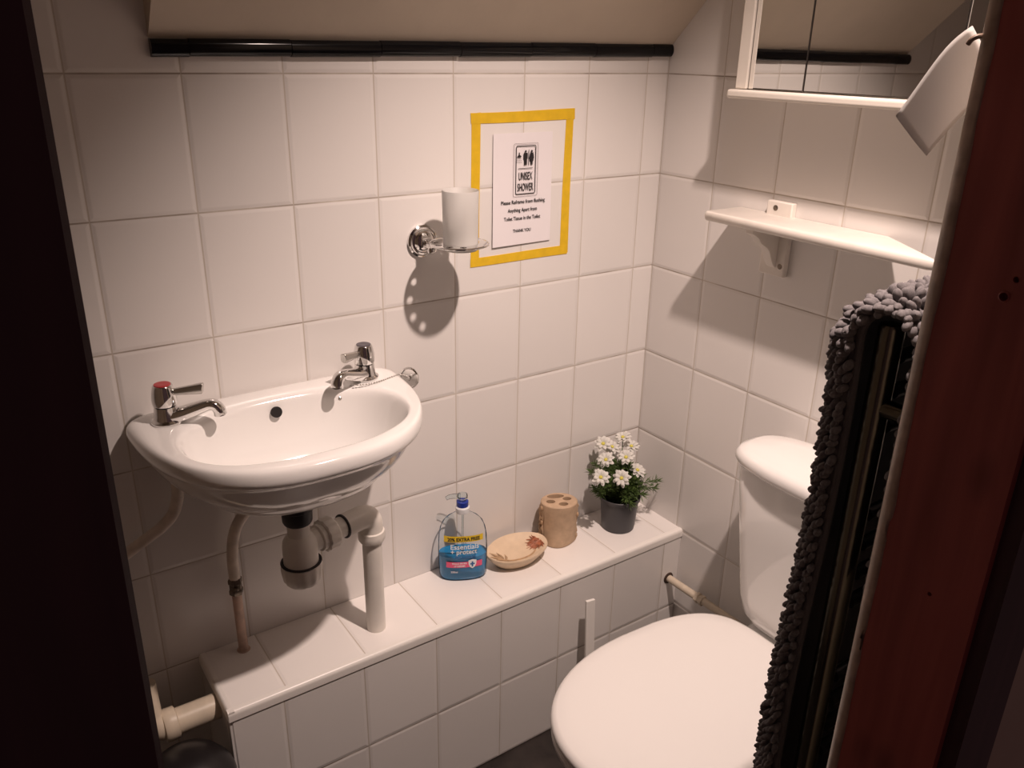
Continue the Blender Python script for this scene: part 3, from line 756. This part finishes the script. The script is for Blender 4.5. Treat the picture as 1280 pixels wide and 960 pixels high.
# ------------------------------------------------------------------ flower pot
PO = Vector((.9870, -.0800, LT))
fp = thing('potted_flowers', 'artificial white daisies in a dark grey pot on the ledge in the room corner', 'potted plant', PO)
sub(fp, 'pot', L_([(.0355, 0), (.0372, .0015), (.0385, .010), (.0440, .074), (.0445, .0745), (.0470, .0755), (.0475, .083), (.0462, .084), (.0450, .083), (.0440, .076), (.0435, .072)], PO, n=48, cap1=False), M['pot'])
sub(fp, 'soil', L_([(.0435, .071), (.03, .074), (.001, .075)], PO, n=32), M['soil'])
rr = random.Random(21)
m = MB()
def needle(m_, p, d, l, w):
    d = d.normalized(); s_ = d.cross(Vector((rr.uniform(-1, 1), rr.uniform(-1, 1), rr.uniform(-1, 1)))).normalized()*w
    n_ = s_.cross(d).normalized()*w*.35
    tip = p + d*l; mid = p + d*l*.45
    m_.add([p, mid + s_, mid - s_, mid + n_*1.4, tip], [(0, 1, 3), (0, 3, 2), (1, 4, 3), (3, 4, 2), (0, 2, 1), (1, 2, 4)])
stems = MB(); flowers_at = [(.9000, -.108, .5702), (.9521, -.118, .5575), (1.0105, -.105, .5549), (.9369, -.080, .5906), (.9873, -.090, .5871), (.957, -.045, .6102), (1.011, -.050, .6143), (1.030, -.060, .5906), (.9799, -.050, .5980)]
for i in range(78):
    a = rr.uniform(0, 2*PI); tl = rr.uniform(.1, 1.0)
    end = PO + Vector((math.cos(a)*(.012 + .055*tl), math.sin(a)*(.010 + .040*tl), .155 - .060*tl + rr.uniform(-.025, .025)))
    if i == 0: end = Vector((1.075, -.105, .508))
    if i == 1: end = Vector((1.064, -.110, .497))
    if i == 2: end = Vector((.893, -.085, .575))
    if i == 3: end = Vector((.905, -.080, .590))
    end.y = min(end.y, -.022)
    st = PO + Vector((math.cos(a)*.018*tl, math.sin(a)*.018*tl, .070))
    mid = st.lerp(end, .5) + Vector((0, 0, .012))
    pts = smooth_path([st, mid, end], 9)
    stems.tube(pts, [.0010]*len(pts), 5)
    for k, p in enumerate(pts[2:]):
        d = (pts[min(k + 3, len(pts) - 1)] - pts[k + 1]).normalized()
        for q_ in range(5):
            s_ = Vector((rr.uniform(-1, 1), rr.uniform(-1, 1), rr.uniform(-.7, 1))).normalized()
            needle(m, p, d*.65 + s_*.8, rr.uniform(.012, .024), rr.uniform(.0009, .0015))
    for q_ in range(6):
        s_ = Vector((rr.uniform(-1, 1), rr.uniform(-1, 1), rr.uniform(-.3, 1))).normalized(); needle(m, end, (end - mid).normalized() + s_*.7, rr.uniform(.012, .02), .0012)
for p in flowers_at: stems.tube(smooth_path([PO + Vector((0, 0, .07)), (PO + Vector((0, 0, .10))).lerp(Vector(p), .5), Vector(p)], 6), .0011, 6)
o = sub(fp, 'foliage', m, M['leaf'], smooth=False)
sub(fp, 'stems', stems, M['leaf'])
cam_loc = Vector((-.1746, -1.3052, 1.4312))
for i, p in enumerate(flowers_at):
    P = Vector(p); ax = ((P - (PO + Vector((0, 0, .09)))).normalized()*.7 + Vector((-.35, -.55, .55)) + Vector((rr.uniform(-.3, .3), rr.uniform(-.3, .3), rr.uniform(-.2, .3)))).normalized()
    T = Matrix.Translation(P) @ Vector((0, 0, 1)).rotation_difference(ax).to_matrix().to_4x4()
    m = MB()
    for layer, (np_, L1, w, lift) in enumerate([(9, .0200, .0046, .004), (8, .0165, .0042, .008)]):
        for k in range(np_):
            a = 2*PI*k/np_ + layer*.35 + rr.uniform(-.12, .12); l = L1*rr.uniform(.85, 1.08)
            rows = []
            for j in range(6):
                t = j/5; r_ = .002 + l*t; wd_ = w*(.35 + 1.0*math.sin(PI*min(t*.78 + .12, 1)))*(1 if t < .95 else .6); z = lift*math.sin(t*1.9) - .002*t*t*rr.uniform(.5, 2)
                rows.append([(r_, -wd_/1.3, z), (r_, 0, z - .0007), (r_, wd_/1.3, z)])
            m.loft(rows, False, False, closed=False, T=T @ Matrix.Rotation(a, 4, 'Z'))
    fl = sub(fp, 'flower', m, M['petal'], ang=70); sd = fl.modifiers.new('s', 'SOLIDIFY'); sd.thickness = .0003
    m = MB(); m.sphere((0, 0, .002), .0042, 12, 8, (1, 1, .7), T=T); sub(fl, 'flower_centre', m, M['pollen'])

# ------------------------------------------------------------------ inlet pipe and brush handle
ip = thing('inlet_pipe', 'cream water pipe with a coupling running from the ledge along the wall to the toilet', 'pipe', (1.074, LY, .28))
m = MB(); m.tube([(1.0745, LY + .004, .2815), (1.0745, -.30, .2850), (1.0745, -.425, .287), (1.0735, -.443, .291), (1.071, -.452, .303), (1.070, -.455, .32), (1.070, -.455, .401)], .0088, 16); sub(ip, 'pipe_run', m, M['pvc_old'])
m = MB(); m.lathe([(.0105, 0), (.0125, .001), (.0125, .009), (.0105, .010), (.0105, .013), (.0125, .014), (.0125, .022), (.0105, .023)], (1.0745, -.262, .2833), (0, -1, .02), 6); sub(ip, 'coupling', m, M['pvc_old'], ang=25)
m = MB(); m.lathe([(.0145, 0), (.0135, .002), (.009, .003)], (1.0745, LY, .2815), (0, -1, 0), 20); sub(ip, 'stain_ring', m, M['stone_hole'])
m = MB()
T = Matrix.Translation((.8085, -.2020, .345)) @ Matrix.Rotation(math.radians(-9), 4, 'Z') @ Matrix.Rotation(math.radians(-4), 4, 'X')
m.box(-.0105, .0105, -.0035, .0035, -.3435, 0, T)
o = m.build('brush_handle', M['trim_white'], bevel=.0012); tag(o, 'flat white handle standing upright between the ledge and the toilet lid', 'handle')

# ------------------------------------------------------------------ toilet
TY = -.577
wc = thing('toilet', 'white close-coupled toilet with its lid down in front of the ledge', 'toilet', (.7, TY, 0))
def seat_outline(grow=0.0, n=72):
    P = []
    for k in range(n):
        t = 2*PI*k/n; c, s_ = math.cos(t), math.sin(t)
        if c <= 0:   # front, towards -x
            x, y = sell(t, .259 + grow, .189 + grow, 2.25); P.append((.722 + x, TY + y))
        else:
            x, y = sell(t, .226 + grow, .189 + grow, 4.6)
            y *= 1 - .17*(x/.226)**2.0; P.append((.722 + x, TY + y))
    return P
def ring_from(P, s_, z, c=(.722, TY)): return [(c[0] + (p[0] - c[0])*s_, c[1] + (p[1] - c[1])*s_, z) for p in P]
SO = seat_outline()
m = MB(); m.loft([ring_from(SO, .94, .4005), ring_from(SO, .985, .4005), ring_from(SO, 1.0, .405), ring_from(SO, .998, .411), ring_from(SO, .985, .4165), ring_from(SO, .955, .4195), ring_from(SO, .85, .4220), ring_from(SO, .5, .4245), ring_from(SO, .15, .4250), ring_from(SO, .01, .4250)])
sub(wc, 'lid', m, M['china_lid'], ang=70)
m = MB(); m.loft([ring_from(SO, .93, .380), ring_from(SO, .975, .380), ring_from(SO, .992, .384), ring_from(SO, .992, .395), ring_from(SO, .975, .399), ring_from(SO, .93, .399)])
sub(wc, 'seat', m, M['china_lid'], ang=70)
m = MB()
for (s_, z, cx) in [(.62, 0.0, .80), (.60, .012, .80), (.545, .06, .80), (.53, .13, .79), (.60, .21, .765), (.76, .28, .74), (.90, .335, .726), (.955, .362, .722), (.965, .376, .722), (.95, .3795, .722)]:
    pass
m.loft([[(cx + (p[0] - .722)*s_, TY + (p[1] - TY)*s_, z) for p in SO] for (s_, z, cx) in [(.62, 0.0, .80), (.60, .012, .80), (.545, .06, .80), (.53, .13, .79), (.60, .21, .765), (.76, .28, .74), (.90, .335, .726), (.955, .362, .722), (.965, .376, .722), (.95, .3795, .722)]])
sub(wc, 'pan', m, M['china'], ang=70)
b = MB(); b.box(.86, 1.055, TY - .10, TY + .10, .0, .399); sub(wc, 'pan_back', b, M['china'], bevel=.02, seg=4)
for s_ in (-1, 1):
    m = MB(); m.lathe([(.008, -.022), (.0095, -.020), (.0095, .020), (.008, .022)], (.938, TY + s_*.075, .402), (0, 1, 0), 20); m.lathe([(.011, .378), (.011, .405)], (.940, TY + s_*.075, 0), n=16)
    sub(wc, 'hinge', m, M['china_lid'])
CYC = -.590
def rrect(x0, x1, hw, r, z, n=8, bulge=0.0):
    P = []
    for cx, cy, a0 in [(x1 - .004, hw - .004, 0), (x0 + r, hw - r, PI/2), (x0 + r, -hw + r, PI), (x1 - .004, -hw + .004, 1.5*PI)]:
        q_ = r if cx < (x0 + x1)/2 else .004
        for k in range(n + 1):
            a = a0 + PI/2*k/n; x, y = cx + q_*math.cos(a), cy + q_*math.sin(a)
            if x < (x0 + x1)/2: x -= bulge*(1 - (y/hw)**2)
            P.append((x, CYC + y, z))
    return P
XB = XC - .003
m = MB(); m.loft([rrect(.985, XB, .105, .05, .400), rrect(.965, XB, .130, .055, .408), rrect(.957, XB, .143, .055, .425), rrect(.954, XB, .150, .052, .46, bulge=.004), rrect(.950, XB, .166, .045, .60, bulge=.006), rrect(.947, XB, .180, .042, .722, bulge=.006), rrect(.949, XB, .178, .042, .7275, bulge=.006)])
sub(wc, 'cistern', m, M['china'], ang=60)
def lidring(x0, x1, hw, z, n=96):
    P = []
    for k in range(n):
        t = 2*PI*k/n; x, y = sell(t, (x1 - x0)/2, hw, 3.4); cx = (x0 + x1)/2
        if x > 0: y *= 1 - .16*(x/((x1 - x0)/2))**2
        P.append((cx + x, CYC + y, z))
    return P
m = MB(); m.loft([lidring(.944, 1.094, .184, .7282), lidring(.934, 1.099, .192, .7300), lidring(.930, 1.101, .196, .7370), lidring(.931, 1.100, .195, .7480), lidring(.937, 1.096, .189, .7560), lidring(.950, 1.085, .177, .7605), lidring(.985, 1.055, .13, .7630), lidring(1.015, 1.025, .02, .7635)])
sub(wc, 'cistern_lid', m, M['china'], ang=60)

# ------------------------------------------------------------------ shelf
sh = thing('shelf', 'white wooden wall shelf on a bracket, above the toilet cistern', 'shelf', (XC, -.38, 1.157))
FX = XC - .098
m = MB(); poly_ = [(XC - .001, -.228), (FX + .004, -.226), (FX, -.230), (FX, -.672), (FX + .003, -.677), (XC - .001, -.545)]
rings = []
for z, g in [(1.1400, .003), (1.1425, .0008), (1.1490, 0), (1.1545, .0008), (1.1570, .003)]:
    cx, cy = XC - .03, -.43
    rings.append([(p[0] if p[0] > XC - .01 else p[0] + g, p[1] + (g if p[1] < cy else -g), z) for p in poly_])
m.loft(rings); sub(sh, 'board', m, M['shelf_white'], ang=50)
br = MB(); br.box(XC - .014, XC - .0005, -.358, -.302, 1.046, 1.182)
brk = sub(sh, 'bracket', br, M['shelf_white'], bevel=.002)
m = MB(); prof = [(XC - .012, 1.1395), (XC - .088, 1.1395), (XC - .088, 1.132), (XC - .080, 1.128), (XC - .070, 1.122), (XC - .062, 1.112), (XC - .052, 1.106), (XC - .044, 1.102), (XC - .036, 1.095), (XC - .028, 1.078), (XC - .020, 1.066), (XC - .012, 1.060)]
m.prism(prof, 'y', -.339, -.321)
sub(brk, 'bracket_arm', m, M['shelf_white'], bevel=.001)
for z in (1.170, 1.066):
    m = MB(); m.lathe([(.0052, -.001), (.0052, .0004), (.003, .0008)], (XC - .0140, -.322 if z > 1.1 else -.349, z), (-1, 0, 0), 16)
    sub(brk, 'screw', m, M['brass_dark'])

# ------------------------------------------------------------------ mirror cabinet
XMR = 1.028
cb = thing('mirror_cabinet', 'white bathroom cabinet with mirrored doors on the wall above the shelf', 'cabinet', (XC, -.52, 1.36))
m = MB(); m.box(1.034, XC - .0005, -.810, -.252, 1.372, 1.90); sub(cb, 'carcass', m, M['cab_white'], bevel=.002)
m = MB(); m.box(1.012, XC - .0005, -.826, -.2440, 1.3575, 1.3725); sub(cb, 'bottom_panel', m, M['cab_white'], bevel=.005, seg=4)
m = MB(); m.box(1.012, XC - .0005, -.826, -.2440, 1.90, 1.915); sub(cb, 'top_panel', m, M['cab_white'], bevel=.005, seg=4)
for y0, y1 in ((-.2765, -.252), (-.810, -.7855)):
    m = MB(); m.box(1.0245, 1.034, y0, y1, 1.3735, 1.90); sub(cb, 'side_edge', m, M['cab_white'], bevel=.002)
for (y0, y1, x, hx) in [(-.2805, -.3915, XMR, 1), (-.3955, -.6420, XMR - .0003, 0), (-.6460, -.7820, XMR, -1)]:
    d = MB(); d.box(x + .0005, 1.0335, y1, y0, 1.3745, 1.898); dd = sub(cb, 'mirror_door', d, M['cab_gap_shade'])
    a0, a1 = y0, y1
    if hx:
        d = MB(); e0, e1 = (y0 - .0085, y0) if hx == 1 else (y1, y1 + .0085); d.box(x - .0012, x + .0008, e0, e1, 1.3745, 1.898); sub(dd, 'door_edge_strip', d, M['cab_white'])
        a0, a1 = (y0 - .0085, y1) if hx == 1 else (y0, y1 + .0085)
    d = MB(); d.box(x - .0006, x + .0006, a1, a0, 1.3760, 1.8965); sub(dd, 'mirror', d, M['mirror'], smooth=False)

# ------------------------------------------------------------------ towel rail and bath mat
YR = -.859
rl = thing('towel_radiator', 'dark ladder towel radiator on the front wall behind the door frame', 'radiator', (.79, YR, .32))
for x in (.612, .965):
    m = MB(); m.lathe([(.0125, .33), (.0135, .333), (.0135, 1.172), (.012, 1.176), (.004, 1.178)], (x, YR, 0), n=24); sub(rl, 'post', m, M['rail'])
for i, z in enumerate([.37, .41, .45, .49, .60, .64, .68, .72, .83, .87, .91, .95, 1.06, 1.10, 1.14]):
    m = MB(); m.tube([(.625, YR - .006, z), (.958, YR - .006, z)], .008, 14); sub(rl, 'rung', m, M['rail_bar'])
for x in (.612, .965):
    for z in (1.085, .42):
        m = MB(); m.lathe([(.010, .008), (.010, .060), (.016, .062), (.017, .0912)], (x, YR, z), (0, -1, 0), 20); sub(rl, 'wall_bracket', m, M['rail'])

bm_ = thing('bath_mat', 'charcoal bobble bath mat draped over the towel radiator next to the toilet', 'bath mat', (.77, -.84, .30))
YA, ZA, RA = -.870, 1.163, .032          # arch
ZB0, ZB1 = .335, .86
path = []
nA = 60
for i in range(nA + 1):
    z = ZB0 + (ZA - ZB0)*i/nA; f = (ZA - z)/(ZA - ZB0)
    path.append((YA + RA + .012*f*f - .003*math.sin(f*9), z))
for i in range(1, 16): a = PI*i/16; path.append((YA + RA*math.cos(a), ZA + RA*math.sin(a)))
for i in range(0, 26): path.append((YA - RA, ZA - (ZA - ZB1)*i/25))
plen = [0]
for i in range(1, len(path)): plen.append(plen[-1] + math.hypot(path[i][0] - path[i - 1][0], path[i][1] - path[i - 1][1]))
def P_at(s_):
    s_ = max(0, min(s_, plen[-1])); i = int(np.searchsorted(plen, s_)); i = max(1, min(i, len(path) - 1))
    t = (s_ - plen[i - 1])/(plen[i] - plen[i - 1]); y = path[i - 1][0]*(1 - t) + path[i][0]*t; z = path[i - 1][1]*(1 - t) + path[i][1]*t
    dy, dz = path[i][0] - path[i - 1][0], path[i][1] - path[i - 1][1]; l = math.hypot(dy, dz)
    return Vector((0, y, z)), Vector((0, dz/l, -dy/l)), Vector((0, dy/l, dz/l))   # point, outward normal (front = +y), tangent
X0, X1, RC = .592, .945, .034
def off_at(w):                        # w runs across the mat from the near hem: returns (x, lift, normal mix)
    q_ = RC*PI/2
    if w < q_:
        a = w/RC; return X0 + RC*(1 - math.cos(a)), RC*math.sin(a), (math.cos(a), math.sin(a))
    return X0 + RC + (w - q_), RC, (0, 1)
def S(s_, w):
    p, n_, t_ = P_at(s_); x, l, (cx_, cn) = off_at(w)
    slop = .010*max(0, (0.75 - p.z))       # mat pulls a little wider towards its foot
    return Vector((x - slop, 0, 0)) + p + n_*l*(1 - .88*max(0, n_.z)**.7)*(1 if n_.y > -.3 else .55), (n_*cn + Vector((-cx_, 0, 0))).normalized(), t_
WT = RC*PI/2 + (X1 - X0 - RC)
m = MB(); rows = []
ns = 110
for i in range(ns + 1):
    s_ = plen[-1]*i/ns
    rows.append([tuple(S(s_, WT*j/24)[0]) for j in range(25)])
m.loft(rows, False, False, closed=False)
o = sub(bm_, 'backing', m, M['mat_base'], ang=80); sd = o.modifiers.new('s', 'SOLIDIFY'); sd.thickness = .005; sd.offset = 0
m = MB(); m.tube([tuple(S(plen[-1]*i/140, 0)[0] + S(plen[-1]*i/140, 0)[1]*(-.001)) for i in range(141)], .0045, 10); sub(bm_, 'hem', m, M['mat_base'])
# chenille bobbles
rr = random.Random(4)
sph = MB(); sph.sphere((0, 0, 0), 1, 7, 5); SV = np.array(sph.v); SF = sph.f
VV, FF = [], []; base = 0
sp = .0092
s_ = .006; row = 0
while s_ < plen[-1] - .006:
    w = .0045 + (sp/2 if row % 2 else 0); far = WT
    while w < far:
        p, n_, t_ = S(s_ + rr.uniform(-.002, .002), w + rr.uniform(-.002, .002))
        droop = Vector((0, 0, -1))*(.55 + rr.uniform(-.2, .4))
        d = (n_ + droop*(1 - abs(n_.z))*.9 + Vector((rr.uniform(-.6, .6), rr.uniform(-.45, .45), rr.uniform(-.45, .45)))).normalized()
        L_len = rr.uniform(.0055, .0078); r_ = rr.uniform(.0039, .0050)
        if p.z > 1.08: k_ = 1 + .22*min(1, (p.z - 1.08)/.08); r_ *= k_; L_len *= k_
        if p.z < .75: L_len *= 1.15; r_ *= .92
        q = Vector((0, 0, 1)).rotation_difference(d).to_matrix(); A = np.array(q)
        dv = SV*np.array([r_, r_*rr.uniform(.85, 1.1), L_len]); dv = dv @ A.T + np.array(p + n_*.003 + d*L_len*.75)
        VV.append(dv); FF += [tuple(i + base for i in f) for f in SF]; base += len(SV)
        w += sp*rr.uniform(.92, 1.08)
    s_ += sp*.88; row += 1
m = MB(); m.v = [tuple(v) for v in np.concatenate(VV)]; m.f = FF
o = sub(bm_, 'bobble_pile', m, M['mat_grey'], ang=180); o['kind'] = 'stuff'

# ------------------------------------------------------------------ tissue on the door frame
m = MB(); n = 14
# corners of the square sheet (room side of the frame): top right, left, bottom, right
c_t, c_l, c_b, c_r = Vector((.5150, -.9330, 1.4540)), Vector((.4295, -.9330, 1.3898)), Vector((.4890, -.9330, 1.3575)), Vector((.5620, -.9330, 1.4175))
rows = []
for j in range(n + 1):
    v_ = j/n; row = []
    for i in range(n + 1):
        u_ = i/n
        p = c_l.lerp(c_t, u_).lerp(c_b.lerp(c_r, u_), v_)
        bow = .0045*math.sin(PI*u_**2.2)*(1 - v_)
        e1 = (c_l - c_b).normalized()
        p = p + e1*bow + Vector((0, .004*math.sin(2.4*u_ + 1.5*v_), 0))
        row.append(tuple(p))
    rows.append(row)
m.loft(rows, False, False, closed=False)
ts_ = thing('tissue', 'square of white tissue hanging on the edge of the door frame by the cabinet', 'tissue', (.50, -.935, 1.36))
o = sub(ts_, 'sheet', m, M['tissue'], ang=80); sd = o.modifiers.new('s', 'SOLIDIFY'); sd.thickness = .0006
hk = MB(); hk.tube(smooth_path([(.5000, -.9490, 1.4465), (.4925, -.9485, 1.4460), (.4890, -.9460, 1.4440), (.4892, -.9435, 1.4405)], 6), .0019, 10)
o = hk.build('frame_hook', M['cream_edge']); tag(o, 'small cream hook on the edge of the door frame holding the tissue', 'hook')

# ------------------------------------------------------------------ light, world, camera
LP = Vector((.625, -.86, 2.12)); AIM = Vector((.68, -.25, .40))
l = bpy.data.lights.new('ceiling_spot', 'SPOT'); l.energy = 106.0; l.color = (1, .787, .695); l.shadow_soft_size = .022
l.spot_size = math.radians(81); l.spot_blend = 1.0
o = bpy.data.objects.new('ceiling_spot', l); o.location = LP; o.rotation_euler = (AIM - LP).to_track_quat('-Z', 'Y').to_euler(); COL.objects.link(o)
w = bpy.data.worlds.new('World'); scene.world = w; w.use_nodes = True
w.node_tree.nodes['Background'].inputs['Color'].default_value = (1, .55, .55, 1)
w.node_tree.nodes['Background'].inputs['Strength'].default_value = .045

cam = bpy.data.cameras.new('camera'); co = bpy.data.objects.new('camera', cam); COL.objects.link(co)
cam.sensor_width = 36; cam.lens = 36*1036.33/1280; cam.clip_start = .01
R = Matrix(((.8244, .1984, -.5301), (-.5657, .3186, -.7606), (.0180, .9269, .3749)))
co.matrix_world = Matrix.Translation((-.1746, -1.3052, 1.4312)) @ R.to_quaternion().to_matrix().to_4x4()
scene.camera = co
vs = scene.view_settings
vs.view_transform = 'Standard'; vs.look = 'None'; vs.exposure = 0; vs.gamma = 1; vs.use_curve_mapping = False
